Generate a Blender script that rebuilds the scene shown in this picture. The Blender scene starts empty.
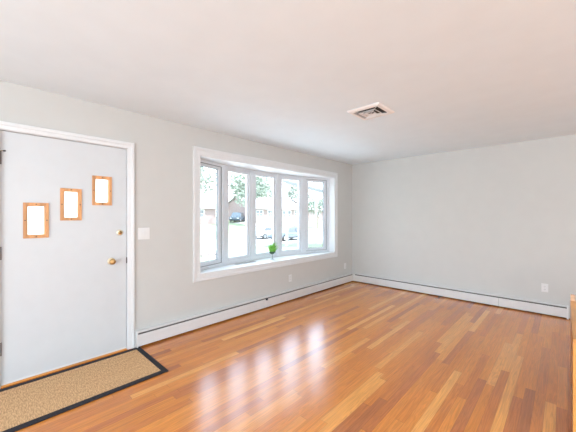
import bpy, bmesh, math, random
from mathutils import Vector, Matrix
R = math.radians
PI = math.pi
SC = bpy.context.scene
COL = SC.collection
random.seed(7)

# ------------------------------------------------------------------ camera
CAMX, CAMZ = 3.2445, 1.3674
FAR = 5.39          # y of the far wall
CEIL = 2.44
cd = bpy.data.cameras.new('camera')
cd.sensor_width = 36.0
cd.lens = 291.5 / 576 * 36.0
cd.clip_start = 0.02
cd.clip_end = 500
cam = bpy.data.objects.new('camera', cd)
cam.location = (CAMX, 0, CAMZ)
cam.rotation_euler = (R(90 - 0.06), 0, R(43.43))
COL.objects.link(cam)
SC.camera = cam

# ------------------------------------------------------------------ world, sun, added fill lights
SKY = 6.5
w = bpy.data.worlds.new('overcast_sky')
SC.world = w
w.use_nodes = True
nt = w.node_tree
bg = nt.nodes['Background']
tc = nt.nodes.new('ShaderNodeTexCoord')
sx = nt.nodes.new('ShaderNodeSeparateXYZ')
rp = nt.nodes.new('ShaderNodeValToRGB')
rp.color_ramp.elements[0].position = 0.0
rp.color_ramp.elements[0].color = (0.86, 0.93, 1.0, 1)
rp.color_ramp.elements.new(0.17).color = (0.84, 0.93, 1.0, 1)
rp.color_ramp.elements.new(0.34).color = (0.90, 1.12, 1.40, 1)
rp.color_ramp.elements[3].position = 0.8
rp.color_ramp.elements[3].color = (0.68, 0.84, 1.0, 1)
nt.links.new(tc.outputs['Generated'], sx.inputs[0])
nt.links.new(sx.outputs['Z'], rp.inputs[0])
nt.links.new(rp.outputs[0], bg.inputs['Color'])
bg.inputs['Strength'].default_value = SKY


def area(name, loc, rot, sx_, sy_, power, color):
    l = bpy.data.lights.new(name, 'AREA')
    l.shape = 'RECTANGLE'
    l.size, l.size_y = sx_, sy_
    l.energy = power
    l.color = color
    o = bpy.data.objects.new(name, l)
    o.location = loc
    o.rotation_euler = rot
    COL.objects.link(o)
    return o


sl = bpy.data.lights.new('sun', 'SUN')
sl.energy = 13.0
sl.angle = R(3)
sl.color = (1.0, 0.99, 0.97)
so = bpy.data.objects.new('sun', sl)
so.rotation_euler = (R(-12), R(27), 0)
so.location = (10, 0, 20)
COL.objects.link(so)
# fill lights added in unseen openings behind the camera and at its right
area('fill_light_back', (3.4, -2.45, 1.35), (R(128), 0, 0), 4.6, 1.9, 84, (0.69, 0.885, 1.0))
area('fill_light_right', (6.95, 1.6, 1.35), (R(112), 0, R(90)), 3.6, 1.7, 14, (0.80, 0.92, 1.0))

SC.view_settings.view_transform = 'Standard'
SC.view_settings.look = 'None'
SC.view_settings.gamma = 1.0
SC.view_settings.use_curve_mapping = False
SC.view_settings.exposure = -0.14


# ------------------------------------------------------------------ material helpers
def new_mat(name):
    m = bpy.data.materials.new(name)
    m.use_nodes = True
    return m, m.node_tree, m.node_tree.nodes['Principled BSDF']


def mat(name, col, rough=0.5, metal=0.0, var=0.04, scale=30.0, bump=0.0, stretch=(1, 1, 1), spec=0.5):
    m, t, b = new_mat(name)
    tc = t.nodes.new('ShaderNodeTexCoord')
    mp = t.nodes.new('ShaderNodeMapping')
    mp.inputs['Scale'].default_value = stretch
    n = t.nodes.new('ShaderNodeTexNoise')
    n.inputs['Scale'].default_value = scale
    n.inputs['Detail'].default_value = 4
    t.links.new(tc.outputs['Object'], mp.inputs[0])
    t.links.new(mp.outputs[0], n.inputs['Vector'])
    r = t.nodes.new('ShaderNodeValToRGB')
    r.color_ramp.elements[0].position = 0.3
    r.color_ramp.elements[1].position = 0.7
    r.color_ramp.elements[0].color = tuple(max(0, c * (1 - var)) for c in col) + (1,)
    r.color_ramp.elements[1].color = tuple(min(1, c * (1 + var)) for c in col) + (1,)
    t.links.new(n.outputs[0], r.inputs[0])
    t.links.new(r.outputs[0], b.inputs['Base Color'])
    b.inputs['Roughness'].default_value = rough
    b.inputs['Metallic'].default_value = metal
    b.inputs['Specular IOR Level'].default_value = spec
    if bump:
        bp = t.nodes.new('ShaderNodeBump')
        bp.inputs['Strength'].default_value = bump
        bp.inputs['Distance'].default_value = 0.002
        t.links.new(n.outputs[0], bp.inputs['Height'])
        t.links.new(bp.outputs[0], b.inputs['Normal'])
    return m


def math_node(t, op, a, b=None):
    n = t.nodes.new('ShaderNodeMath')
    n.operation = op
    for i, v in enumerate((a, b)):
        if v is None:
            continue
        if isinstance(v, (int, float)):
            n.inputs[i].default_value = v
        else:
            t.links.new(v, n.inputs[i])
    return n.outputs[0]


def floor_material():
    m, t, b = new_mat('oak_strip_flooring')
    tc = t.nodes.new('ShaderNodeTexCoord')
    s = t.nodes.new('ShaderNodeSeparateXYZ')
    t.links.new(tc.outputs['Object'], s.inputs[0])
    W = 0.0605
    xr = math_node(t, 'DIVIDE', s.outputs['X'], W)
    row = math_node(t, 'FLOOR', xr)
    fx = math_node(t, 'FRACT', xr)
    wn = t.nodes.new('ShaderNodeTexWhiteNoise')
    wn.noise_dimensions = '1D'
    t.links.new(math_node(t, 'ADD', row, 0.37), wn.inputs['W'])
    wc = t.nodes.new('ShaderNodeSeparateColor')
    t.links.new(wn.outputs['Color'], wc.inputs[0])
    off = math_node(t, 'MULTIPLY', wc.outputs[0], 7.0)
    ln = math_node(t, 'ADD', math_node(t, 'MULTIPLY', wc.outputs[1], 0.95), 0.75)
    yr = math_node(t, 'DIVIDE', math_node(t, 'ADD', s.outputs['Y'], off), ln)
    seg = math_node(t, 'FLOOR', yr)
    fy = math_node(t, 'FRACT', yr)
    cv = t.nodes.new('ShaderNodeCombineXYZ')
    t.links.new(row, cv.inputs[0])
    t.links.new(seg, cv.inputs[1])
    wn2 = t.nodes.new('ShaderNodeTexWhiteNoise')
    wn2.noise_dimensions = '3D'
    t.links.new(cv.outputs[0], wn2.inputs['Vector'])
    ramp = t.nodes.new('ShaderNodeValToRGB')
    e = ramp.color_ramp.elements
    stops = [(0.0, FL_DARK), (0.06, FL_RED), (0.40, FL_MID), (0.82, FL_MID2), (1.0, FL_LIGHT)]
    while len(e) < len(stops):
        e.new(0.5)
    for el, (p, c) in zip(e, stops):
        el.position = p
        el.color = c + (1,)
    t.links.new(wn2.outputs['Value'], ramp.inputs[0])
    # grain: stretched noise, shifted for every board
    gv = t.nodes.new('ShaderNodeCombineXYZ')
    t.links.new(math_node(t, 'MULTIPLY', s.outputs['X'], 13.0), gv.inputs[0])
    t.links.new(math_node(t, 'MULTIPLY', s.outputs['Y'], 0.55), gv.inputs[1])
    t.links.new(math_node(t, 'MULTIPLY', wn2.outputs['Value'], 60.0), gv.inputs[2])
    gn = t.nodes.new('ShaderNodeTexNoise')
    gn.inputs['Scale'].default_value = 1.6
    gn.inputs['Detail'].default_value = 5
    gn.inputs['Distortion'].default_value = 1.6
    t.links.new(gv.outputs[0], gn.inputs['Vector'])
    rings = math_node(t, 'SINE', math_node(t, 'MULTIPLY', gn.outputs[0], 48.0))
    fine = t.nodes.new('ShaderNodeTexNoise')
    fine.inputs['Scale'].default_value = 7.0
    fine.inputs['Detail'].default_value = 6
    t.links.new(gv.outputs[0], fine.inputs['Vector'])
    g = math_node(t, 'ADD', math_node(t, 'MULTIPLY', rings, 0.10),
                  math_node(t, 'MULTIPLY', fine.outputs[0], 0.55))
    g = math_node(t, 'ADD', g, 0.725)
    # seams between the strips and at their butt ends
    ex = math_node(t, 'MINIMUM', fx, math_node(t, 'SUBTRACT', 1.0, fx))
    ey = math_node(t, 'MULTIPLY', math_node(t, 'MINIMUM', fy, math_node(t, 'SUBTRACT', 1.0, fy)), 9.0)
    ed = math_node(t, 'MINIMUM', ex, ey)
    gap = t.nodes.new('ShaderNodeMapRange')
    gap.inputs['From Min'].default_value = 0.005
    gap.inputs['From Max'].default_value = 0.028
    gap.inputs['To Min'].default_value = 0.74
    gap.inputs['To Max'].default_value = 1.0
    t.links.new(ed, gap.inputs[0])
    k = math_node(t, 'MULTIPLY', g, gap.outputs[0])
    mx = t.nodes.new('ShaderNodeVectorMath')
    mx.operation = 'SCALE'
    t.links.new(ramp.outputs[0], mx.inputs[0])
    t.links.new(k, mx.inputs['Scale'])
    t.links.new(mx.outputs[0], b.inputs['Base Color'])
    rr = t.nodes.new('ShaderNodeMapRange')
    rr.inputs['To Min'].default_value = FL_ROUGH - 0.03
    rr.inputs['To Max'].default_value = FL_ROUGH + 0.05
    t.links.new(fine.outputs[0], rr.inputs[0])
    t.links.new(rr.outputs[0], b.inputs['Roughness'])
    b.inputs['Specular IOR Level'].default_value = 0.5
    b.inputs['Coat Weight'].default_value = 0.5
    b.inputs['Coat Roughness'].default_value = 0.235
    bp = t.nodes.new('ShaderNodeBump')
    bp.inputs['Strength'].default_value = 0.25
    bp.inputs['Distance'].default_value = 0.0008
    t.links.new(k, bp.inputs['Height'])
    t.links.new(bp.outputs[0], b.inputs['Normal'])
    return m


def glass_material(name='window_glass', tint=(0.97, 0.99, 0.99)):
    m, t, b = new_mat(name)
    t.nodes.remove(b)
    out = t.nodes['Material Output']
    tr = t.nodes.new('ShaderNodeBsdfTransparent')
    tr.inputs[0].default_value = tint + (1,)
    gl = t.nodes.new('ShaderNodeBsdfGlossy')
    gl.inputs['Roughness'].default_value = 0.02
    fr = t.nodes.new('ShaderNodeLayerWeight')
    fr.inputs['Blend'].default_value = 0.5
    mx = t.nodes.new('ShaderNodeMixShader')
    sch = math_node(t, 'ADD', math_node(t, 'MULTIPLY', math_node(t, 'POWER', fr.outputs['Facing'], 5.0), 0.7), 0.04)
    t.links.new(sch, mx.inputs[0])
    t.links.new(tr.outputs[0], mx.inputs[1])
    t.links.new(gl.outputs[0], mx.inputs[2])
    t.links.new(mx.outputs[0], out.inputs['Surface'])
    return m


def frosted_material():
    m, t, b = new_mat('obscure_glass')
    t.nodes.remove(b)
    out = t.nodes['Material Output']
    tr = t.nodes.new('ShaderNodeBsdfTransparent')
    tr.inputs[0].default_value = (1, 1, 1, 1)
    tl = t.nodes.new('ShaderNodeBsdfTranslucent')
    n = t.nodes.new('ShaderNodeTexNoise')
    n.inputs['Scale'].default_value = 60
    r = t.nodes.new('ShaderNodeValToRGB')
    r.color_ramp.elements[0].color = (0.88, 0.92, 0.94, 1)
    r.color_ramp.elements[1].color = (1, 1, 1, 1)
    t.links.new(n.outputs[0], r.inputs[0])
    t.links.new(r.outputs[0], tl.inputs[0])
    mx = t.nodes.new('ShaderNodeMixShader')
    mx.inputs[0].default_value = 0.6
    t.links.new(tr.outputs[0], mx.inputs[1])
    t.links.new(tl.outputs[0], mx.inputs[2])
    t.links.new(mx.outputs[0], out.inputs['Surface'])
    return m


def brick_material(name, c1, c2, mortar):
    m, t, b = new_mat(name)
    tc = t.nodes.new('ShaderNodeTexCoord')
    s = t.nodes.new('ShaderNodeSeparateXYZ')
    c = t.nodes.new('ShaderNodeCombineXYZ')
    t.links.new(tc.outputs['Object'], s.inputs[0])
    t.links.new(math_node(t, 'ADD', s.outputs['X'], s.outputs['Y']), c.inputs[0])
    t.links.new(s.outputs['Z'], c.inputs[1])
    br = t.nodes.new('ShaderNodeTexBrick')
    br.inputs['Color1'].default_value = c1 + (1,)
    br.inputs['Color2'].default_value = c2 + (1,)
    br.inputs['Mortar'].default_value = mortar + (1,)
    br.inputs['Scale'].default_value = 1.0
    br.inputs['Brick Width'].default_value = 0.22
    br.inputs['Row Height'].default_value = 0.075
    br.inputs['Mortar Size'].default_value = 0.01
    t.links.new(c.outputs[0], br.inputs['Vector'])
    t.links.new(br.outputs['Color'], b.inputs['Base Color'])
    b.inputs['Roughness'].default_value = 0.85
    return m


def sisal_material():
    m, t, b = new_mat('woven_sisal')
    tc = t.nodes.new('ShaderNodeTexCoord')
    s = t.nodes.new('ShaderNodeSeparateXYZ')
    t.links.new(tc.outputs['Object'], s.inputs[0])
    n = t.nodes.new('ShaderNodeTexNoise')
    n.inputs['Scale'].default_value = 1.0
    n.inputs['Detail'].default_value = 3
    c = t.nodes.new('ShaderNodeCombineXYZ')
    t.links.new(math_node(t, 'MULTIPLY', s.outputs['X'], 30.0), c.inputs[0])
    t.links.new(math_node(t, 'MULTIPLY', s.outputs['Y'], 150.0), c.inputs[1])
    t.links.new(c.outputs[0], n.inputs['Vector'])
    wv = math_node(t, 'MULTIPLY', math_node(t, 'SINE', math_node(t, 'MULTIPLY', s.outputs['X'], 700.0)),
                   math_node(t, 'SINE', math_node(t, 'MULTIPLY', s.outputs['Y'], 700.0)))
    k = math_node(t, 'ADD', n.outputs[0], math_node(t, 'MULTIPLY', wv, 0.12))
    r = t.nodes.new('ShaderNodeValToRGB')
    r.color_ramp.elements[0].position = 0.28
    r.color_ramp.elements[0].color = (0.40, 0.215, 0.10, 1)
    r.color_ramp.elements[1].position = 0.72
    r.color_ramp.elements[1].color = (0.80, 0.515, 0.28, 1)
    t.links.new(k, r.inputs[0])
    t.links.new(r.outputs[0], b.inputs['Base Color'])
    b.inputs['Roughness'].default_value = 0.95
    b.inputs['Specular IOR Level'].default_value = 0.1
    bp = t.nodes.new('ShaderNodeBump')
    bp.inputs['Strength'].default_value = 0.6
    bp.inputs['Distance'].default_value = 0.002
    t.links.new(k, bp.inputs['Height'])
    t.links.new(bp.outputs[0], b.inputs['Normal'])
    return m


def wood_material(name, c1, c2, axis=2, rough=0.35):
    st = [22.0, 22.0, 22.0]
    st[axis] = 2.0
    return mat(name, tuple((a + b) / 2 for a, b in zip(c1, c2)), rough, 0, 0.30, 1.0, 0.1, tuple(st))


FL_DARK = (0.38, 0.118, 0.030)
FL_RED = (0.48, 0.145, 0.030)
FL_MID = (0.60, 0.190, 0.026)
FL_MID2 = (0.68, 0.236, 0.034)
FL_LIGHT = (0.82, 0.38, 0.09)
FL_ROUGH = 0.195

M = {}
M['wall'] = mat('greige_wall_paint', (0.58, 0.574, 0.548), 0.7, 0, 0.012, 6, 0.04, spec=0.2)
M['ceiling'] = mat('ceiling_paint', (0.775, 0.862, 0.915), 0.8, 0, 0.012, 5, 0.04, spec=0.15)
M['trim'] = mat('white_trim_paint', (0.71, 0.715, 0.715), 0.35, 0, 0.01, 20)
M['door'] = mat('white_door_paint', (0.605, 0.622, 0.632), 0.38, 0, 0.015, 8, 0.02)
M['vinyl'] = mat('white_window_vinyl', (0.68, 0.71, 0.745), 0.3, 0, 0.01, 20)
M['gasket'] = mat('dark_gasket', (0.10, 0.12, 0.13), 0.5)
M['glass'] = glass_material()
M['frost'] = frosted_material()
M['pine'] = wood_material('orange_pine', (0.58, 0.25, 0.085), (0.74, 0.38, 0.15), 2, 0.4)
M['brass'] = mat('worn_brass', (0.55, 0.36, 0.15), 0.28, 1.0, 0.1, 40)
M['brass_pale'] = mat('pale_polished_brass', (0.86, 0.76, 0.55), 0.3, 0.7, 0.05, 40)
M['brass_dark'] = mat('aged_brass', (0.35, 0.22, 0.10), 0.38, 1.0, 0.15, 60)
M['bronze'] = mat('dark_bronze', (0.06, 0.036, 0.028), 0.45, 0.1, 0.1, 60)
M['rubber'] = mat('black_rubber', (0.02, 0.02, 0.022), 0.6)
M['plate'] = mat('white_plastic', (0.74, 0.735, 0.725), 0.35, 0, 0.01, 10)
M['slot'] = mat('dark_slot', (0.04, 0.04, 0.04), 0.6)
M['heater'] = mat('white_heater_enamel', (0.69, 0.675, 0.66), 0.35, 0, 0.015, 12)
M['heater_core'] = mat('dark_heater_fins', (0.12, 0.11, 0.10), 0.6, 0.2, 0.1, 40)
M['floor'] = floor_material()
M['sisal'] = sisal_material()
M['mat_border'] = mat('charcoal_cotton_binding', (0.035, 0.032, 0.036), 0.9, 0, 0.2, 300, 0.3, spec=0.15)
M['vent_white'] = mat('white_vent_enamel', (0.82, 0.80, 0.78), 0.4, 0, 0.015, 20)
M['vent_shade'] = mat('duct_shade_black', (0.03, 0.028, 0.026), 0.8)  # near black, the shade inside the duct put into the colour
M['register'] = mat('grey_register_metal', (0.40, 0.39, 0.37), 0.45, 0.3, 0.1, 60)
M['oak_top'] = wood_material('honey_oak', (0.56, 0.235, 0.05), (0.70, 0.32, 0.085), 1, 0.3)
M['oak_shaded'] = wood_material('shaded_oak_side', (0.34, 0.115, 0.035), (0.46, 0.175, 0.05), 1, 0.35)  # darker oak: the shade on the cabinet's left face is in the colour
M['oak_end'] = wood_material('honey_oak_upright', (0.58, 0.245, 0.055), (0.68, 0.31, 0.08), 2, 0.3)
M['oak_pale'] = wood_material('pale_end_grain', (0.66, 0.40, 0.24), (0.78, 0.52, 0.34), 0, 0.4)
M['grass_blade'] = mat('fresh_green_blades', (0.20, 0.50, 0.07), 0.5, 0, 0.35, 50)
M['moss'] = mat('dark_green_soil', (0.05, 0.11, 0.03), 0.9, 0, 0.3, 80)
M['goblet'] = mat('grey_green_glazed_glass', (0.25, 0.31, 0.30), 0.12, 0, 0.05, 30)
M['lawn'] = mat('lawn_grass', (0.19, 0.22, 0.135), 0.95, 0, 0.25, 0.8)
M['asphalt'] = mat('grey_asphalt', (0.42, 0.42, 0.425), 0.9, 0, 0.1, 3)
M['asphalt_dark'] = mat('grey_felt_roofing', (0.20, 0.20, 0.20), 0.9, 0, 0.1, 3)
M['bounce_pale'] = mat('pale_bounce_concrete', (0.68, 0.68, 0.67), 0.9, 0, 0.05, 4)  # for the added slab that bounces light indoors
M['concrete'] = mat('pale_concrete', (0.56, 0.55, 0.53), 0.9, 0, 0.06, 4)
M['brick'] = brick_material('red_brick', (0.27, 0.185, 0.175), (0.32, 0.22, 0.205), (0.32, 0.28, 0.27))
M['roof'] = mat('pale_grey_shingle', (0.52, 0.51, 0.50), 0.9, 0, 0.12, 6)
M['ext_white'] = mat('white_exterior_paint', (0.82, 0.81, 0.79), 0.6)
M['ext_glass'] = mat('dark_house_glass', (0.17, 0.18, 0.19), 0.1, 0, 0.1, 2)
M['bark'] = mat('grey_brown_bark', (0.22, 0.17, 0.13), 0.9, 0, 0.2, 8)
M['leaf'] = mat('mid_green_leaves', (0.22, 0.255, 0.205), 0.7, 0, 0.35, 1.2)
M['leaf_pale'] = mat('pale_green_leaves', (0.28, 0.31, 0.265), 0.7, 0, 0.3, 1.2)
M['car_white'] = mat('white_car_paint', (0.80, 0.80, 0.80), 0.2, 0, 0.01, 3)
M['car_blue'] = mat('light_blue_car_paint', (0.14, 0.17, 0.205), 0.2, 0, 0.02, 3)
M['car_teal'] = mat('slate_blue_car_paint', (0.075, 0.10, 0.125), 0.2, 0, 0.02, 3)
M['car_glass'] = mat('tinted_car_glass', (0.09, 0.10, 0.11), 0.1)
M['tyre'] = mat('black_tyre', (0.03, 0.03, 0.03), 0.85)
M['alloy'] = mat('silver_alloy', (0.6, 0.6, 0.6), 0.3, 0.9)
M['rail'] = mat('pale_pinkish_rail_paint', (0.30, 0.24, 0.235), 0.5)


# ------------------------------------------------------------------ geometry helpers
def BM():
    return bmesh.new()


def box(bm, x0, x1, y0, y1, z0, z1, bev=0.0, mtx=None, mi=0):
    t = bmesh.new()
    bmesh.ops.create_cube(t, size=1)
    for v in t.verts:
        v.co = Vector(((x0 + x1) / 2 + v.co.x * (x1 - x0), (y0 + y1) / 2 + v.co.y * (y1 - y0),
                       (z0 + z1) / 2 + v.co.z * (z1 - z0)))
    if bev:
        bmesh.ops.bevel(t, geom=list(t.edges), offset=bev, segments=2, affect='EDGES', profile=0.5)
    merge(bm, t, mtx, mi)


def merge(bm, t, mtx=None, mi=0):
    if mtx is not None:
        t.transform(mtx)
    for f in t.faces:
        f.material_index = mi
    me = bpy.data.meshes.new('tmp')
    t.to_mesh(me)
    t.free()
    bm.from_mesh(me)
    bpy.data.meshes.remove(me)


def prism(bm, pts, axis, a0, a1, bev=0.0, mtx=None, mi=0):
    """extrude a 2D outline along an axis; axis 'y': pts are (x,z); 'x': (y,z); 'z': (x,y)"""
    def P(p, a):
        return {'x': (a, p[0], p[1]), 'y': (p[0], a, p[1]), 'z': (p[0], p[1], a)}[axis]
    t = bmesh.new()
    A = [t.verts.new(P(p, a0)) for p in pts]
    B = [t.verts.new(P(p, a1)) for p in pts]
    t.faces.new(A)
    t.faces.new(B)
    n = len(pts)
    for i in range(n):
        t.faces.new((A[i], A[(i + 1) % n], B[(i + 1) % n], B[i]))
    bmesh.ops.recalc_face_normals(t, faces=t.faces)
    if bev:
        bmesh.ops.bevel(t, geom=list(t.edges), offset=bev, segments=2, affect='EDGES')
    merge(bm, t, mtx, mi)


def lathe(bm, prof, mtx=None, n=24, mi=0):
    """prof: list of (radius, height) turned about z"""
    t = bmesh.new()
    rings = []
    for r, h in prof:
        if r < 1e-6:
            rings.append([t.verts.new((0, 0, h))])
        else:
            rings.append([t.verts.new((r * math.cos(2 * PI * i / n), r * math.sin(2 * PI * i / n), h)) for i in range(n)])
    for a, b in zip(rings, rings[1:]):
        for i in range(n):
            j = (i + 1) % n
            if len(a) == 1 and len(b) == 1:
                continue
            if len(a) == 1:
                t.faces.new((a[0], b[i], b[j]))
            elif len(b) == 1:
                t.faces.new((a[i], a[j], b[0]))
            else:
                t.faces.new((a[i], a[j], b[j], b[i]))
    for ring in (rings[0], rings[-1]):
        if len(ring) > 1:
            t.faces.new(ring)
    bmesh.ops.recalc_face_normals(t, faces=t.faces)
    merge(bm, t, mtx, mi)


def rod(bm, a, b, r0, r1=None, n=10):
    a, b = Vector(a), Vector(b)
    d = b - a
    m = Matrix.Translation(a) @ d.to_track_quat('Z', 'Y').to_matrix().to_4x4()
    lathe(bm, [(0, 0), (r0, 0), (r0 if r1 is None else r1, d.length), (0, d.length)], m, n)


def frame_ring(bm, u0, u1, z0, z1, wu, wz0, wz1, d0, d1, mtx, bev=0.0):
    """rectangular ring in the local (u, depth, z) frame mapped by mtx"""
    box(bm, u0, u0 + wu, d0, d1, z0, z1, bev, mtx)
    box(bm, u1 - wu, u1, d0, d1, z0, z1, bev, mtx)
    box(bm, u0 + wu, u1 - wu, d0, d1, z1 - wz1, z1, bev, mtx)
    box(bm, u0 + wu, u1 - wu, d0, d1, z0, z0 + wz0, bev, mtx)


ORIGIN = {}


def obj(name, bm, m, parent=None, smooth=False, label=None):
    """link ONE mesh; coordinates in bm are world ones unless the parent root was made with local=True"""
    off = ORIGIN.get(parent.name, Vector()) if parent else Vector()
    if off.length:
        bm.transform(Matrix.Translation(-off))
    me = bpy.data.meshes.new(name)
    bm.to_mesh(me)
    bm.free()
    for x in (m if isinstance(m, (list, tuple)) else [m]):
        me.materials.append(x)
    if smooth:
        for p in me.polygons:
            p.use_smooth = True
    o = bpy.data.objects.new(name, me)
    COL.objects.link(o)
    if parent:
        o.parent = parent
        ORIGIN[o.name] = off
    if label:
        o['label'] = label
    return o


def tag(o, label=None, cat=None, group=None, kind=None):
    if label:
        o['label'] = label
    if cat:
        o['category'] = cat
    if group:
        o['group'] = group
    if kind:
        o['kind'] = kind
    return o


def root(name, loc, label=None, cat=None, group=None, kind=None, local=False, rz=0.0):
    o = bpy.data.objects.new(name, None)
    o.empty_display_size = 0.05
    COL.objects.link(o)
    o.location = loc
    o.rotation_euler = (0, 0, rz)
    ORIGIN[o.name] = Vector() if local else Vector(loc)
    return tag(o, label, cat, group, kind)


def copy_tree(o, parent=None):
    c = o.copy()
    COL.objects.link(c)
    if parent:
        c.parent = parent
    for ch in list(o.children):
        copy_tree(ch, c)
    return c


def wall_with_holes(bm, axis, at, thick, u0, u1, z0, z1, holes):
    us = sorted({u0, u1, *[h[0] for h in holes], *[h[1] for h in holes]})
    for a, b in zip(us, us[1:]):
        hs = sorted([(h[2], h[3]) for h in holes if h[0] <= a + 1e-6 and h[1] >= b - 1e-6])
        z = z0
        for h0, h1 in hs + [(z1, z1)]:
            if h0 > z + 1e-6:
                if axis == 'x':
                    box(bm, min(at, at + thick), max(at, at + thick), a, b, z, h0)
                else:
                    box(bm, a, b, min(at, at + thick), max(at, at + thick), z, h0)
            z = max(z, h1)


# ================================================================== THE ROOM
RX, BY = 7.0, -2.5
bm = BM()
box(bm, -0.02, RX, BY, FAR + 0.02, -0.12, 0.0)
tag(obj('floor', bm, M['floor']), 'orange oak strip floor running the length of the room', 'floor', kind='structure')
bm = BM()
box(bm, -0.15, RX + 0.15, BY - 0.15, FAR + 0.15, CEIL, CEIL + 0.15)
tag(obj('ceiling', bm, M['ceiling']), 'flat off-white painted ceiling', 'ceiling', kind='structure')

DY0, DY1, DZ1 = 0.105, 1.04, 2.058          # door opening
WY0, WY1, WZ0, WZ1 = 1.85, 4.73, 0.655, 2.115   # bow window opening
bm = BM()
wall_with_holes(bm, 'x', 0.0, -0.15, BY - 0.15, FAR + 0.15, -0.12, CEIL,
                [(DY0, DY1, -0.12, DZ1), (WY0, WY1, WZ0 - 0.03, WZ1 + 0.03)])
tag(obj('wall_left', bm, M['wall']), 'greige wall holding the front door and the bow window', 'wall', kind='structure')
bm = BM()
box(bm, -0.15, RX + 0.15, FAR, FAR + 0.15, -0.12, CEIL)
tag(obj('wall_far', bm, M['wall']), 'plain greige end wall opposite the camera', 'wall', kind='structure')
bm = BM()
wall_with_holes(bm, 'x', RX, 0.15, BY - 0.15, FAR, -0.12, CEIL, [(-0.2, 3.4, 0.45, 2.2)])  # opening added for the right fill light
tag(obj('wall_right', bm, M['wall']), 'greige wall at the right, out of the picture', 'wall', kind='structure')
bm = BM()
wall_with_holes(bm, 'y', BY, -0.15, 0.0, RX, -0.12, CEIL, [(1.1, 5.7, 0.35, 2.3)])  # wide opening put in to hold the back fill light
tag(obj('wall_back', bm, M['wall']), 'greige wall behind the camera with a wide opening added for the fill light', 'wall', kind='structure')

# ------------------------------------------------------------------ front door
door = root('door_1', (0, 0.57, 0), 'white slab front door with three stepped little windows and brass knob', 'door', kind='structure')
bm = BM()   # jamb lining the opening
box(bm, -0.15, 0.0, DY0 - 0.001, DY0 + 0.008, 0, DZ1)
box(bm, -0.15, 0.0, DY1 - 0.008, DY1 + 0.001, 0, DZ1)
box(bm, -0.15, 0.0, DY0, DY1, DZ1 - 0.008, DZ1 + 0.001)
box(bm, -0.085, -0.06, DY0, DY0 + 0.025, 0, DZ1)
box(bm, -0.085, -0.06, DY1 - 0.025, DY1, 0, DZ1)
box(bm, -0.085, -0.06, DY0, DY1, DZ1 - 0.025, DZ1)
obj('door_jamb', bm, M['trim'], door)
bm = BM()   # casing with a stepped profile
CW = 0.060


def mitre(bm, u0, u1, z0, z1, prof, closed=True):
    """sweep a casing profile (offset outward, depth) round a rectangle on the x=0 wall, mitred at its corners"""
    t = bmesh.new()
    rows = []
    for o, d in prof:
        if closed:
            rows.append([t.verts.new((d, u, z)) for u, z in ((u0 - o, z0 - o), (u1 + o, z0 - o), (u1 + o, z1 + o), (u0 - o, z1 + o))])
        else:
            rows.append([t.verts.new((d, u, z)) for u, z in ((u1 + o, z0), (u1 + o, z1 + o), (u0 - o, z1 + o), (u0 - o, z0))])
    for A, B in zip(rows, rows[1:] + rows[:1]):
        for i in range(4 if closed else 3):
            j = (i + 1) % 4
            t.faces.new((A[i], A[j], B[j], B[i]))
    if not closed:
        t.faces.new([r[0] for r in rows])
        t.faces.new([r[3] for r in rows])
    bmesh.ops.recalc_face_normals(t, faces=t.faces)
    merge(bm, t)


mitre(bm, DY0, DY1, 0.0, DZ1, [(-0.004, 0.0), (-0.004, 0.010), (-0.001, 0.013), (0.026, 0.015), (0.032, 0.020), (CW * 0.9, 0.022), (CW * 0.97, 0.020), (CW * 0.97, 0.0)], False)
obj('door_casing', bm, M['trim'], door)
SY0, SY1, SZ0, SZ1 = 0.1125, 1.028, 0.027, 2.046
DW = [(0.244, 0.410, 1.172, 1.471), (0.489, 0.648, 1.318, 1.608), (0.731, 0.896, 1.462, 1.744)]
DW = [(a, b, c + 0.006, d + 0.006) for a, b, c, d in DW]
bm = BM()
wall_with_holes(bm, 'x', -0.012, -0.045, SY0, SY1, SZ0, SZ1, [(a + .022, b - .022, c + .022, d - .022) for a, b, c, d in DW])
slab = obj('door_slab', bm, M['door'], door)
bm = BM()
box(bm, -0.15, 0.002, SY0, SY1, 0.0, 0.012, 0.002)
obj('threshold', bm, M['oak_top'], door, label='orange oak threshold under the door')
bm = BM()
box(bm, -0.05, -0.009, SY0, SY1, 0.0115, 0.028, 0.002)
obj('door_sweep', bm, M['trim'], door)
for (a, b, c, d) in DW:
    mt = Matrix(((0, 1, 0, 0), (1, 0, 0, 0), (0, 0, 1, 0), (0, 0, 0, 1)))
    bm = BM()
    frame_ring(bm, a, b, c, d, 0.024, 0.024, 0.024, -0.0125, 0.0015, mt, 0.0025)
    frame_ring(bm, a + 0.02, b - 0.02, c + 0.02, d - 0.02, 0.010, 0.010, 0.010, -0.045, -0.004, mt, 0.001)
    wf = obj('window_frame', bm, M['pine'], door)
    bm = BM()
    box(bm, -0.042, -0.038, a + 0.022, b - 0.022, c + 0.022, d - 0.022)
    obj('window_pane', bm, M['frost'], wf)
    bm = BM()
    for yy, zz in (((a + b) / 2, d - .012), ((a + b) / 2, c + .012), (a + .012, (c + d) / 2), (b - .012, (c + d) / 2)):
        lathe(bm, [(0, 0.0012), (0.004, 0.001), (0.005, 0.0)], Matrix.Translation((0.0014, yy, zz)) @ Matrix.Rotation(PI / 2, 4, 'Y'), 10)
    obj('screws', bm, M['bronze'], wf)
RY = Matrix.Rotation(PI / 2, 4, 'Y')
bm = BM()
lathe(bm, [(0, 0), (0.033, 0), (0.034, 0.003), (0.029, 0.007), (0.014, 0.009), (0, 0.009)],
      Matrix.Translation((-0.0125, 0.892, 0.917)) @ RY, 32)
obj('knob_rose', bm, M['brass_pale'], door, True, 'pale brass rose behind the knob')
bm = BM()
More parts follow.
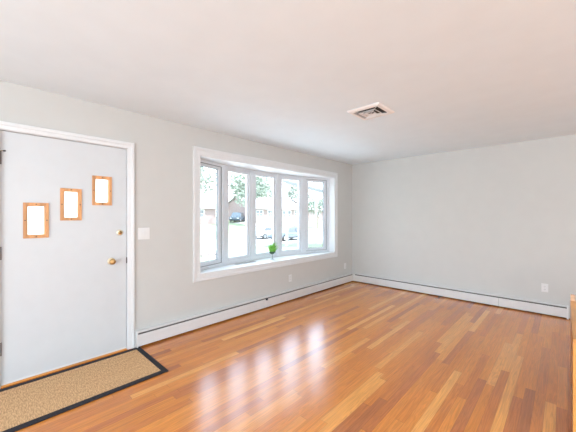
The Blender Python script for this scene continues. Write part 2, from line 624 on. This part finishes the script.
lathe(bm, [(0, 0.008), (0.012, 0.008), (0.011, 0.013), (0.011, 0.030),
           (0.017, 0.034), (0.026, 0.041), (0.0285, 0.050), (0.026, 0.058), (0.018, 0.063), (0.006, 0.0645), (0, 0.0645)],
      Matrix.Translation((-0.0125, 0.892, 0.917)) @ RY, 32)
obj('door_knob', bm, M['brass'], door, True)
bm = BM()
lathe(bm, [(0, 0), (0.028, 0), (0.029, 0.003), (0.024, 0.007), (0.018, 0.008), (0, 0.008)],
      Matrix.Translation((-0.0125, 0.970, 1.197)) @ RY, 28)
obj('deadbolt_rose', bm, M['brass_pale'], door, True, 'pale brass ring around the deadbolt')
bm = BM()
lathe(bm, [(0, 0.007), (0.018, 0.007), (0.017, 0.013), (0.014, 0.014), (0.013, 0.02), (0, 0.02)],
      Matrix.Translation((-0.0125, 0.970, 1.197)) @ RY, 28)
db = obj('deadbolt', bm, M['brass'], door, True)
bm = BM()
box(bm, 0.007, 0.016, 0.959, 0.981, 1.1935, 1.2005, 0.002)
obj('thumb_turn', bm, M['brass_dark'], db)
bm = BM()
box(bm, -0.03, 0.0025, 1.029, 1.0335, 0.882, 0.942, 0.0008)
obj('latch_plate', bm, M['bronze'], door, label='dark bronze latch plate at the door edge')
for zc in (1.828, 1.068, 0.306):
    bm = BM()
    rod(bm, (-0.002, 0.109, zc - 0.052), (-0.002, 0.109, zc + 0.052), 0.0085)
    lathe(bm, [(0, 0), (0.005, 0), (0.004, 0.006), (0, 0.008)], Matrix.Translation((-0.004, 0.1065, zc + 0.052)), 10)
    box(bm, -0.012, -0.004, 0.105, 0.1125, zc - 0.05, zc + 0.05)
    h = obj('hinge', bm, M['bronze'], door)
    if zc > 1.5:
        bm = BM()
        rod(bm, (-0.004, 0.1065, zc + 0.055), (0.045, 0.130, zc + 0.050), 0.003)
        hs = obj('hinge_stop', bm, M['brass_dark'], h)
        bm = BM()
        rod(bm, (0.042, 0.1285, zc + 0.050), (0.058, 0.136, zc + 0.049), 0.006)
        obj('stop_tip', bm, M['rubber'], h)

# ------------------------------------------------------------------ bow window
win = root('window_1', (0, 3.29, WZ0), 'white five-pane bow window with deep seat board', 'window', kind='structure')
RB, SB = 3.97, 3.699
V = []
for k in range(6):
    a = R(-21.3 + 8.52 * k)
    V.append(Vector((-0.12 - (RB * math.cos(a) - SB), 3.29 + RB * math.sin(a), 0)))
HZ, SZ = 2.10, 0.655
bm = BM()
CS = 0.09
mitre(bm, WY0, WY1, WZ0, WZ1, [(-0.005, -0.01), (-0.005, 0.012), (-0.001, 0.016), (0.048, 0.017), (0.056, 0.023), (CS - 0.006, 0.025), (CS, 0.021), (CS, 0.0)])
obj('window_casing', bm, M['trim'], win)
poly = [(0.0, WY0), (-0.12, WY0)] + [(v.x - 0.09, v.y) for v in V] + [(-0.12, WY1), (0.0, WY1)]
bm = BM()
prism(bm, poly, 'z', SZ - 0.05, SZ)
obj('seat_board', bm, M['trim'], win)
bm = BM()
prism(bm, poly, 'z', HZ, HZ + 0.05)
obj('head_board', bm, M['trim'], win)
for y0, y1 in ((WY0 - 0.02, WY0 + 0.002), (WY1 - 0.002, WY1 + 0.02)):
    bm = BM()
    box(bm, -0.24, 0.0, y0, y1, SZ - 0.05, HZ + 0.05)
    obj('side_board', bm, M['trim'], win)
for i in range(6):
    bm = BM()
    v = V[i]
    a = R(-21.3 + 8.52 * i)
    mt = Matrix.Translation(v) @ Matrix.Rotation(PI - a, 4, 'Z')
    # local x is outward after the turn
    box(bm, -0.004, 0.075, -0.026, 0.026, SZ, HZ, 0.003, mt)
    obj('mullion', bm, M['vinyl'], win)
for i in range(5):
    a0, b0 = V[i], V[i + 1]
    u = (b0 - a0).normalized()
    n = Vector((-u.y, u.x, 0))
    L = (b0 - a0).length
    mt = Matrix(((u.x, n.x, 0, a0.x), (u.y, n.y, 0, a0.y), (0, 0, 1, 0), (0, 0, 0, 1)))
    casement = i in (0, 4)
    bm = BM()
    frame_ring(bm, 0.024, L - 0.024, SZ, HZ, 0.030, 0.045, 0.040, 0.004, 0.07, mt, 0.003)
    fr = obj('panel_frame', bm, M['vinyl'], win)
    bm = BM()
    frame_ring(bm, 0.052, L - 0.052, SZ + 0.044, HZ - 0.039, 0.046 + 0.016 * casement, 0.052, 0.044, 0.018, 0.06, mt, 0.004)
    sa = obj('sash', bm, M['vinyl'], fr)
    q = 0.096 + 0.016 * casement
    bm = BM()
    box(bm, q, L - q, 0.046, 0.052, SZ + 0.094, HZ - 0.081, 0, mt)
    obj('glass_pane', bm, M['glass'], fr)
    bm = BM()
    g0, g1 = SZ + 0.094, HZ - 0.081
    if casement:
        frame_ring(bm, 0.0505, L - 0.0505, SZ + 0.043, HZ - 0.0385, 0.007, 0.007, 0.007, 0.010, 0.0175, mt)
        frame_ring(bm, q, L - q, g0, g1, 0.011, 0.008, 0.008, 0.036, 0.046, mt)
        obj('gasket', bm, M['gasket'], fr, label='thin dark seal line around the opening casement')
        bm = BM()
        uc = L * 0.5
        box(bm, uc - 0.05, uc + 0.05, -0.010, 0.006, SZ + 0.006, SZ + 0.03, 0.004, mt)
        box(bm, uc - 0.045, uc + 0.02, -0.022, -0.009, SZ + 0.012, SZ + 0.024, 0.004, mt)
        obj('crank_handle', bm, M['vinyl'], fr)
        bm = BM()
        uu = 0.04
        box(bm, uu - 0.009, uu + 0.009, -0.004, 0.006, SZ + 0.34, SZ + 0.46, 0.003, mt)
        box(bm, uu - 0.006, uu + 0.006, -0.018, -0.003, SZ + 0.38, SZ + 0.45, 0.003, mt)
        obj('lock_lever', bm, M['vinyl'], fr)
    else:
        frame_ring(bm, q, L - q, g0, g1, 0.003, 0.003, 0.003, 0.038, 0.046, mt)
        obj('gasket', bm, M['vinyl'], fr)

# ================================================================== THINGS
# ------------------------------------------------------------------ baseboard heaters
def heater_profile(bm_cover, bm_core, bm_top, length_axis, a0, a1, at, sign):
    """cover, dark core and top lip of a hydronic baseboard; depth grows from the wall by sign"""
    def pr(bm, pts):
        p = [(at + sign * d, z) for d, z in pts]
        prism(bm, p, 'y' if length_axis == 'y' else 'x', a0, a1)
    pr(bm_core, [(0.010, 0.028), (0.052, 0.028), (0.052, 0.15), (0.010, 0.15)])
    pr(bm_top, [(0.0, 0.012), (0.0, 0.167), (0.052, 0.167), (0.060, 0.160), (0.060, 0.156), (0.050, 0.160), (0.006, 0.160), (0.006, 0.012)])
    pr(bm_cover, [(0.062, 0.018), (0.064, 0.020), (0.064, 0.126), (0.058, 0.137), (0.054, 0.137), (0.060, 0.124), (0.060, 0.020)])


hl = root('baseboard_heater', (0, 3.2, 0), 'long white baseboard heater under the bow window', 'baseboard heater', group=None)
c_, k_, t_ = BM(), BM(), BM()
heater_profile(c_, k_, t_, 'y', 1.117, FAR - 0.03, 0.0, 1)
obj('back_panel', t_, M['heater'], hl)
obj('heating_fins', k_, M['heater_core'], hl)
obj('front_cover', c_, M['heater'], hl)
bm = BM()
box(bm, 0.0, 0.068, 1.104, 1.118, 0.0, 0.170, 0.003)
obj('end_cap', bm, M['heater'], hl)
bm = BM()
lathe(bm, [(0, 0), (0.008, 0), (0.008, 0.014), (0.017, 0.015), (0.019, 0.020), (0.017, 0.030), (0, 0.031)],
      Matrix.Translation((0.050, 2.90, 0.139)) @ RY, 20)
obj('damper_knob', bm, M['rubber'], hl, True, 'black damper knob on the heater top')

hf = root('baseboard_heater', (1.7, FAR, 0), 'white baseboard heater along the plain far wall', 'baseboard heater')
c_, k_, t_ = BM(), BM(), BM()
HE = 3.286
heater_profile(c_, k_, t_, 'x', 0.10, HE - 0.012, FAR, -1)
obj('back_panel', t_, M['heater'], hf)
obj('heating_fins', k_, M['heater_core'], hf)
obj('front_cover', c_, M['heater'], hf)
bm = BM()
box(bm, HE - 0.014, HE + 0.004, FAR - 0.068, FAR, 0.0, 0.170, 0.003)
obj('end_cap', bm, M['plate'], hf)
bm = BM()
box(bm, 2.533, 2.538, FAR - 0.0655, FAR - 0.052, 0.018, 0.140, 0.001)
obj('joint_strip', bm, M['register'], hf, label='thin grey joint in the heater cover')
hc = BM()
box(hc, 0.0, 0.069, FAR - 0.069, FAR, 0.016, 0.165, 0.003)
box(hc, 0.0, 0.10, FAR - 0.067, FAR - 0.05, 0.016, 0.150, 0.002)
obj('corner_piece', hc, M['heater'], hf)

# ------------------------------------------------------------------ electrical plates
sp = root('light_switch_plate', (0, 1.196, 1.178), 'white double rocker switch plate beside the front door', 'light switch')
bm = BM()
box(bm, 0.0, 0.006, 1.138, 1.256, 1.116, 1.240, 0.0025)
obj('cover_plate', bm, M['plate'], sp)
for yc in (1.174, 1.220):
    bm = BM()
    prism(bm, [(0.004, 1.145), (0.008, 1.145), (0.0105, 1.178), (0.007, 1.211), (0.004, 1.211)], 'y', yc - 0.0165, yc + 0.0165)
    obj('rocker', bm, M['plate'], sp)


def outlet(loc, rz, label):
    r = root('wall_outlet', loc, label, 'outlet', local=True, rz=rz)   # local x is out of the wall
    bm = BM()
    box(bm, 0.0, 0.006, -0.036, 0.036, -0.058, 0.058, 0.0025)
    obj('cover_plate', bm, M['plate'], r)
    for zc in (0.0205, -0.0205):
        bm = BM()
        box(bm, 0.004, 0.0078, -0.0165, 0.0165, zc - 0.014, zc + 0.014, 0.003)
        s = obj('receptacle', bm, M['plate'], r)
        bm = BM()
        box(bm, 0.0072, 0.0081, -0.0075, -0.0055, zc - 0.003, zc + 0.006)
        box(bm, 0.0072, 0.0081, 0.0055, 0.0075, zc - 0.003, zc + 0.006)
        box(bm, 0.0072, 0.0081, -0.002, 0.002, zc - 0.010, zc - 0.006)
        obj('slots', bm, M['slot'], s)
    return r


outlet((0, 3.474, 0.349), 0, 'white wall outlet below the bow window above the left heater')
outlet((0, 5.118, 0.343), 0, 'white wall outlet near the room corner, right of the bow window')
outlet((3.052, FAR, 0.366), R(-90), 'white wall outlet on the plain far wall')

# ------------------------------------------------------------------ ceiling vent
cv = root('ceiling_vent', (1.80, 2.766, CEIL), 'square white louvred air vent in the ceiling', 'air vent', local=True)
bm = BM()
H0 = 0.176
prof = [(H0, 0.0), (H0, -0.006), (H0 - 0.012, -0.016), (H0 - 0.040, -0.020), (H0 - 0.044, -0.016), (H0 - 0.044, 0.0)]


def square_ring(bm, prof):
    t = bmesh.new()
    rings = [[t.verts.new((sx_ * r, sy_ * r, z)) for sx_, sy_ in ((-1, -1), (1, -1), (1, 1), (-1, 1))] for r, z in prof]
    for a, b in zip(rings, rings[1:] + rings[:1]):
        for i in range(4):
            j = (i + 1) % 4
            t.faces.new((a[i], a[j], b[j], b[i]))
    bmesh.ops.recalc_face_normals(t, faces=t.faces)
    merge(bm, t)


square_ring(bm, prof)
obj('flange', bm, M['vent_white'], cv)
bm = BM()
box(bm, -0.134, 0.134, -0.134, 0.134, -0.003, 0.0)  # thin sheet on the ceiling, coloured as duct shade
obj('duct_shade', bm, M['vent_shade'], cv, label='flat dark sheet for the shade of the duct behind the louvres')
for r1, r0 in ((0.092, 0.078), (0.050, 0.038)):
    bm = BM()
    square_ring(bm, [(r1, -0.026), (r0, -0.010), (r0 - 0.003, -0.010), (r1 - 0.003, -0.028)])
    obj('louvre', bm, M['vent_white'], cv)
bm = BM()
box(bm, -0.014, 0.014, -0.014, 0.014, -0.028, -0.024, 0.001)
for s in (-1, 1):
    rod(bm, (0.014 * s, 0.014 * s, -0.024), (0.13 * s, 0.13 * s, -0.012), 0.0025, n=8)
    rod(bm, (0.014 * s, -0.014 * s, -0.024), (0.13 * s, -0.13 * s, -0.012), 0.0025, n=8)
obj('cross_brace', bm, M['vent_white'], cv)

# ------------------------------------------------------------------ door mat
mr = root('doormat', (0.39, 0.55, 0), 'long sisal doormat with charcoal border in front of the door', 'doormat')
mx0, mx1, my0, my1 = 0.044, 0.724, -0.03, 1.137
bm = BM()
box(bm, mx0 + 0.03, mx1 - 0.03, my0 + 0.03, my1 - 0.03, 0.0, 0.008, 0.002)
obj('sisal_pad', bm, M['sisal'], mr)
bm = BM()
bw = 0.046
for (a, b, c, d) in ((mx0, mx1, my1 - bw, my1), (mx0, mx1, my0, my0 + bw), (mx0, mx0 + bw, my0 + bw, my1 - bw), (mx1 - bw, mx1, my0 + bw, my1 - bw)):
    box(bm, a, b, c, d, 0.0, 0.0115, 0.003)
obj('border', bm, M['mat_border'], mr)

# ------------------------------------------------------------------ low cabinet at the right edge
CX0, CX1, CY0, CY1, CH = 3.284, 3.80, 2.42, 3.53, 0.637
cb = root('low_cabinet', ((CX0 + CX1) / 2, (CY0 + CY1) / 2, 0), 'low orange oak cabinet at the right edge of the floor', 'cabinet')
bm = BM()
box(bm, CX0 + 0.001, CX1, CY0 + 0.02, CY1, 0.0, CH - 0.022, 0.002)
obj('carcass', bm, M['oak_shaded'], cb)
bm = BM()
box(bm, CX0, CX1 + 0.01, CY0, CY1, CH - 0.024, CH, 0.004)
obj('top', bm, M['oak_top'], cb)
bm = BM()
box(bm, CX0, CX0 + 0.07, CY0, CY0 + 0.022, 0, CH - 0.024, 0.002)
box(bm, CX1 - 0.07, CX1, CY0, CY0 + 0.022, 0, CH - 0.024, 0.002)
box(bm, CX0 + 0.07, CX1 - 0.07, CY0, CY0 + 0.022, CH - 0.09, CH - 0.024, 0.002)
box(bm, CX0 + 0.07, CX1 - 0.07, CY0, CY0 + 0.022, 0, 0.08, 0.002)
obj('end_frame', bm, M['oak_end'], cb)
bm = BM()
box(bm, CX0 + 0.07, CX1 - 0.07, CY0 + 0.008, CY0 + 0.02, 0.08, CH - 0.09, 0.004)
obj('end_panel', bm, M['oak_end'], cb)
for xa, xb in ((CX0 + 0.002, CX0 + 0.030), (CX0 + 0.036, CX0 + 0.075), (CX0 + 0.081, CX1)):
    bm = BM()
    box(bm, xa, xb, CY1 - 0.05, CY1 - 0.01, CH, CH + 0.05, 0.004)
    obj('upright_block', bm, M['oak_pale'], cb, label='pale wooden block along the back of the top')

# ------------------------------------------------------------------ on the window seat
rg = root('seat_register', (-0.235, 2.75, SZ), 'slim grey air register on the window seat, left of the plant', 'air register', local=True, rz=math.atan2(0.381, -0.027) - PI / 2)
bm = BM()
box(bm, -0.035, 0.035, -0.19, 0.19, 0.0, 0.008, 0.003)
obj('plate', bm, M['register'], rg)
for k in range(18):
    bm = BM()
    y = -0.17 + 0.02 * k
    box(bm, -0.026, 0.026, y - 0.003, y + 0.003, 0.007, 0.013, 0.001)
    obj('louvre', bm, M['register'], rg)

pl = root('potted_grass', (-0.225, 3.29, SZ), 'small bright green grass plant in a stemmed glass on the window seat', 'plant', local=True)
bm = BM()
lathe(bm, [(0, 0), (0.033, 0), (0.034, 0.003), (0.012, 0.008), (0.0055, 0.016), (0.005, 0.075), (0.009, 0.083), (0, 0.083)], None, 28)
obj('glass_stem', bm, M['goblet'], pl, True)
bm = BM()
lathe(bm, [(0.008, 0.082), (0.040, 0.090), (0.052, 0.106), (0.054, 0.130), (0.052, 0.130), (0.050, 0.107), (0.038, 0.093), (0.008, 0.085)], None, 28)
obj('glass_bowl', bm, M['glass'], pl, True)
bm = BM()
lathe(bm, [(0, 0.087), (0.038, 0.0935), (0.0495, 0.1075), (0.0515, 0.126), (0.03, 0.133), (0, 0.135)], None, 24)
obj('soil', bm, M['moss'], pl)
bm = BM()
for i in range(230):
    a = random.uniform(0, 2 * PI)
    rr = 0.046 * math.sqrt(random.random())
    b0 = Vector((rr * math.cos(a), rr * math.sin(a), 0.115))
    h = random.uniform(0.13, 0.205) * (1.12 - 0.35 * rr / 0.046)
    lean = Vector((math.cos(a + random.uniform(-.8, .8)), math.sin(a + random.uniform(-.8, .8)), 0)) * random.uniform(0.1, 1.0) * 0.056
    side = Vector((-math.sin(a), math.cos(a), 0)).lerp(Vector((1, 0, 0)), random.random()).normalized()
    droop = random.uniform(0.1, 0.55) * rr / 0.046
    pv = None
    for s in range(6):
        f = s / 5
        c = b0 + lean * (f ** 1.5) * (1 + droop) + Vector((0, 0, h * (f - droop * f ** 3)))
        wd = 0.0036 * (1 - f ** 2) + 0.0003
        q = (bm.verts.new(c - side * wd), bm.verts.new(c + side * wd))
        if pv:
            bm.faces.new((pv[0], pv[1], q[1], q[0]))
        pv = q
tag(obj('grass_blades', bm, M['grass_blade'], pl), kind='stuff')

# ================================================================== OUTSIDE THE WINDOW
def gz(x):
    pts = [(-80, 0.9), (-60, 0.7), (-44, 0.45), (-36, 0.05), (-24.6, -1.05), (-24.2, -1.23), (-16, -1.23), (-15.6, -1.1), (-8, -0.75), (-0.2, -0.55)]
    for (x0, z0), (x1, z1) in zip(pts, pts[1:]):
        if x0 <= x <= x1:
            return z0 + (z1 - z0) * (x - x0) / (x1 - x0)
    return pts[0][1] if x < -80 else pts[-1][1]


bm = BM()
xs = [-80, -60, -44, -36, -30, -24.6, -24.2, -20, -16, -15.6, -12, -8, -4, -0.2]
ysl = [-20 + 10 * k for k in range(13)]
g = [[bm.verts.new((x, y, gz(x) - (0.03 if -24.4 < x < -15.8 else 0))) for y in ysl] for x in xs]
for i in range(len(xs) - 1):
    for j in range(len(ysl) - 1):
        bm.faces.new((g[i][j], g[i + 1][j], g[i + 1][j + 1], g[i][j + 1]))
tag(obj('ground', bm, M['lawn']), 'sunlit front lawns on both sides of the street', 'lawn', kind='structure')
bm = BM()
box(bm, -24.2, -16.0, -20, 100, -1.29, -1.225)
tag(obj('road', bm, M['asphalt']), 'pale grey street beyond the front lawn', 'street', kind='structure')
bm = BM()
prism(bm, [(-15.6, -1.09), (-14.3, -1.03), (-14.3, -1.2), (-15.6, -1.2)], 'y', -20, 100)
tag(obj('sidewalk', bm, M['concrete']), 'pale concrete pavement along the near kerb', 'pavement', kind='structure')
bm = BM()
prism(bm, [(-24.6, -1.02), (-36, 0.08), (-48, 0.56), (-48, 0.2), (-36, -0.3), (-24.6, -1.3)], 'y', 30.0, 33.3)
tag(obj('driveway', bm, M['concrete']), 'concrete driveway rising to the houses opposite', 'driveway', kind='structure')
bm = BM()
prism(bm, [(-7.2, -0.70), (-0.2, -0.53), (-0.2, -0.6), (-7.2, -0.8)], 'y', -6, 12)  # unseen slab, added to bounce light up to the ceiling
tag(obj('bounce_slab', bm, M['bounce_pale']), 'added unseen pale concrete forecourt under the bow window outside', 'reflector', kind='structure')
bm = BM()
box(bm, -1.6, -0.15, -0.9, 3.3, -0.35, -0.12)
tag(obj('porch_floor', bm, M['concrete']), 'concrete landing outside the front door', 'porch', kind='structure')

pr = root('porch_railing', (-1.45, 2.2, -0.12), 'pale porch railing outside the leftmost window pane', 'railing')
bm = BM()
box(bm, -1.475, -1.425, 0.2, 3.2, 0.655, 0.69, 0.006)
obj('top_rail', bm, M['rail'], pr)
bm = BM()
box(bm, -1.465, -1.435, 0.2, 3.2, -0.04, -0.01, 0.004)
obj('bottom_rail', bm, M['rail'], pr)
for yy in (0.2, 1.7, 3.2):
    bm = BM()
    box(bm, -1.475, -1.425, yy - 0.025, yy + 0.025, -0.12, 0.72, 0.004)
    obj('post', bm, M['rail'], pr)
k = 0
y = 0.34
while y < 3.1:
    if abs(y - 1.7) > 0.05:
        bm = BM()
        box(bm, -1.458, -1.442, y - 0.008, y + 0.008, -0.015, 0.66)
        obj('baluster', bm, M['rail'], pr)
    y += 0.14


# ------------------------------------------------------------------ houses
def house(loc, length, depth, hw, hr, label, windows, door_at=None, chimney=None):
    """brick ranch house, long side on +x facing the street; local frame, y along its length"""
    r = root('brick_house', loc, label, 'house', group=None, local=True)
    L2 = length / 2
    bm = BM()
    box(bm, -depth, 0, -L2, L2, -1.0, hw)
    for s in (-L2, L2):
        prism(bm, [(-depth, hw), (0, hw), (-depth / 2, hw + hr * 0.92)], 'y', s - 0.1 if s > 0 else s, s if s > 0 else s + 0.1)
    obj('brick_wall', bm, M['brick'], r)
    bm = BM()
    e = 0.5
    k = hr / (depth / 2)
    prism(bm, [(e, hw - e * k), (-depth / 2, hw + hr), (-depth - e, hw - e * k), (-depth - e, hw - e * k + 0.14),
               (-depth / 2, hw + hr + 0.16), (e, hw - e * k + 0.14)], 'y', -L2 - 0.4, L2 + 0.4)
    obj('roof', bm, M['roof'], r)
    bm = BM()
    box(bm, e, e + 0.06, -L2 - 0.4, L2 + 0.4, hw - e * k - 0.06, hw - e * k + 0.16)
    obj('gutter', bm, M['ext_white'], r)
    for (yc, wd, z0, z1) in windows:
        bm = BM()
        mt = Matrix(((0, 1, 0, 0), (1, 0, 0, 0), (0, 0, 1, 0), (0, 0, 0, 1)))
        frame_ring(bm, yc - wd / 2, yc + wd / 2, z0, z1, 0.10, 0.10, 0.10, 0.0, 0.06, mt)
        box(bm, 0.01, 0.05, yc - 0.03, yc + 0.03, z0, z1)
        box(bm, 0.01, 0.05, yc - wd / 2, yc + wd / 2, (z0 + z1) / 2 - 0.03, (z0 + z1) / 2 + 0.03)
        f = obj('window', bm, M['ext_white'], r)
        bm = BM()
        box(bm, 0.0, 0.02, yc - wd / 2 + 0.08, yc + wd / 2 - 0.08, z0 + 0.08, z1 - 0.08)
        obj('pane', bm, M['ext_glass'], f)
    if door_at is not None:
        bm = BM()
        box(bm, 0.0, 0.07, door_at - 0.55, door_at + 0.55, -0.1, 2.2, 0.01)
        obj('front_door', bm, M['ext_white'], r)
    if chimney is not None:
        bm = BM()
        box(bm, -depth / 2 - 0.5, -depth / 2 + 0.5, chimney - 0.6, chimney + 0.6, hw, hw + hr + 1.1)
        obj('chimney', bm, M['brick'], r)
    return r


W4 = [(-5.2, 1.8, 0.9, 2.2), (-2.4, 1.5, 0.9, 2.2), (2.2, 2.6, 0.7, 2.2), (5.2, 1.5, 0.9, 2.2)]
house((-36.5, 17.5, 0.10), 16, 9, 2.7, 2.2, 'red brick bungalow across the street, seen through the leftmost pane', W4, 0.2, 5.0)
house((-38.0, 41.0, 0.22), 14, 9, 2.7, 2.2, 'red brick bungalow across the street, seen through the middle pane', W4, 0.2, -4.5)
house((-38.5, 59.3, 0.22), 17, 9, 2.7, 2.2, 'red brick bungalow across the street, seen through the rightmost pane', W4, 0.2, 4.5)


# ------------------------------------------------------------------ trees
def tree(loc, h, rad, n, leafm, label, seed):
    rnd = random.Random(seed)
    r = root('leafy_tree', loc, label, 'tree', local=True)
    bm = BM()
    th = h * 0.42
    rod(bm, (0, 0, -0.3), (0.1, 0.05, th), 0.035 * h * 0.6, 0.012 * h, 10)
    tips = []
    for k in range(7):
        a = 2 * PI * k / 7 + rnd.uniform(-.3, .3)
        z0 = th * rnd.uniform(0.65, 1.0)
        tip = (rad * 0.6 * math.cos(a), rad * 0.6 * math.sin(a), z0 + h * rnd.uniform(0.15, 0.42))
        rod(bm, (0.08 * z0 / th, 0.04, z0), tip, 0.008 * h, 0.003 * h, 6)
        tips.append(tip)
    obj('trunk', bm, M['bark'], r)
    blobs = [(t_, rad * rnd.uniform(0.42, 0.6)) for t_ in tips] + [((0, 0, h * 0.84), rad * 0.62), ((0, 0, h * 0.62), rad * 0.75)]
    bm = BM()
    for i in range(n):
        (bx, by, bz), br = blobs[i % len(blobs)]
        d = Vector((rnd.gauss(0, 1), rnd.gauss(0, 1), rnd.gauss(0, 0.85))).normalized() * br * rnd.uniform(0.55, 1.0)
        c = Vector((bx, by, bz)) + d
        s = rad * rnd.uniform(0.05, 0.10)
        q = Matrix.Rotation(rnd.uniform(0, PI), 3, 'X') @ Matrix.Rotation(rnd.uniform(0, PI), 3, 'Y')
        p = [c + q @ Vector(v) for v in ((-s, 0, 0), (0, -s * .6, s * .15), (s, 0, 0), (0, s * .6, s * .15))]
        bm.faces.new([bm.verts.new(x) for x in p])
    tag(obj('foliage', bm, leafm, r), kind='stuff')
    return r


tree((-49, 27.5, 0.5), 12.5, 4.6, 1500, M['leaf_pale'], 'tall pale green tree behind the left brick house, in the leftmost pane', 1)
tree((-33.0, 29.2, -0.25), 9.6, 3.3, 1500, M['leaf'], 'green tree beside the driveway opposite, in the second pane from the left', 2)
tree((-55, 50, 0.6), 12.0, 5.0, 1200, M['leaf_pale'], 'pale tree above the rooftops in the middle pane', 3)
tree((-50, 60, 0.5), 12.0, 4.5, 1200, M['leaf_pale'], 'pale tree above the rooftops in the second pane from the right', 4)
tree((-27.5, 39.8, -0.9), 6.2, 2.2, 1100, M['leaf'], 'small round green tree beyond the street in the rightmost pane', 6)


# ------------------------------------------------------------------ parked vehicles
def car(loc, rz, paint, label, suv=False):
    r = root('parked_car', loc, label, 'car', local=True, rz=rz)      # local y is the length
    h = 1.72 if suv else 1.45
    b = 0.98 if suv else 0.88
    prof = [(-2.2, 0.35), (-2.25, 0.6), (-2.15, b - 0.08), (-1.25, b), (-0.55 if not suv else -0.75, h - 0.04), (0.2, h),
            (1.2 if not suv else 1.85, h - 0.08), (1.75 if not suv else 2.15, b + 0.06), (2.2, b - 0.03), (2.25, 0.55), (2.18, 0.35)]
    bm = BM()
    t = bmesh.new()
    prism(t, prof, 'x', -0.87, 0.87)
    for v in t.verts:
        if v.co.z > b + 0.02:
            v.co.x *= 0.80 + 0.14 * (h - v.co.z) / (h - b)
    bmesh.ops.bevel(t, geom=list(t.edges), offset=0.05, segments=2, affect='EDGES')
    merge(bm, t)
    obj('body', bm, paint, r)
    top = h - 0.14
    y0t, y1t = (-0.48, 1.10) if not suv else (-0.66, 1.75)
    y0b, y1b = (-1.0, 1.50) if not suv else (-1.02, 1.95)
    for s in (-1, 1):
        xb, xt = s * 0.845, s * 0.735
        mids = [(0.0, 0.0), (0.48, 0.52), (1.0, 1.0)]
        for (f0, f1) in ((0.0, 0.47), (0.52, 1.0)):
            bm = BM()
            q = [(xb, y0b + (y1b - y0b) * f0, b + 0.05), (xb, y0b + (y1b - y0b) * f1, b + 0.05),
                 (xt, y0t + (y1t - y0t) * f1, top), (xt, y0t + (y1t - y0t) * f0, top)]
            A = [bm.verts.new(Vector(p) + Vector((s * 0.03, 0, 0.0))) for p in q]
            B = [bm.verts.new(Vector(p) - Vector((s * 0.03, 0, 0.0))) for p in q]
            bm.faces.new(A)
            bm.faces.new(B)
            for i in range(4):
                bm.faces.new((A[i], A[(i + 1) % 4], B[(i + 1) % 4], B[i]))
            bmesh.ops.recalc_face_normals(bm, faces=bm.faces)
            obj('side_window', bm, M['car_glass'], r)
    bm = BM()
    box(bm, -0.885, 0.885, -2.0, 2.0, 0.26, 0.40, 0.02)
    obj('sill_trim', bm, M['tyre'], r)
    for sx_ in (-1, 1):
        for yy in (-1.38, 1.38):
            bm = BM()
            lathe(bm, [(0, -0.10), (0.24, -0.10), (0.33, -0.07), (0.33, 0.07), (0.24, 0.10), (0, 0.10)],
                  Matrix.Translation((sx_ * 0.82, yy, 0.33)) @ RY, 20)
            wl = obj('wheel', bm, M['tyre'], r)
            bm = BM()
            lathe(bm, [(0, 0), (0.20, 0), (0.19, 0.015), (0, 0.02)],
                  Matrix.Translation((sx_ * 0.92, yy, 0.33)) @ Matrix.Rotation(sx_ * PI / 2, 4, 'Y'), 14)
            obj('hubcap', bm, M['alloy'], wl)
    for s in (-1, 1):
        bm = BM()
        box(bm, s * 0.62 - 0.16, s * 0.62 + 0.16, -2.27, -2.16, 0.62, 0.76, 0.02)
        obj('headlight', bm, M['plate'], r)
    return r


car((-21.6, 23.0, -1.225), PI, M['car_white'], 'white car parked in the street, seen through the middle pane')
car((-18.2, 22.7, -1.225), 0, M['car_blue'], 'light blue car parked in the street, second pane from the right')
car((-39.3, 31.7, 0.24), R(40), M['car_teal'], 'slate blue vehicle on the driveway opposite, second pane from the left', True)

# ------------------------------------------------------------------ neighbour's carport
cp = root('carport', (-11, 17.5, -0.9), 'grey carport roof high in the rightmost window pane', 'carport')
bm = BM()
for x0_, z0_, x1_, z1_ in ((-12.5, 3.95, -7.4, 2.55),):
    prism(bm, [(x0_, z0_), (x1_, z1_), (x1_, z1_ + 0.22), (x0_, z0_ + 0.22)], 'y', 16.0, 20.0)
obj('roof', bm, M['asphalt_dark'], cp)
for x_, y_ in ((-12.2, 16.2), (-12.2, 19.8), (-7.7, 16.2), (-7.7, 19.8)):
    bm = BM()
    zt = 3.95 + (x_ + 12.5) / 5.1 * -1.4 + 0.05
    box(bm, x_ - 0.06, x_ + 0.06, y_ - 0.06, y_ + 0.06, gz(x_) - 0.1, zt)
    obj('post', bm, M['ext_white'], cp)
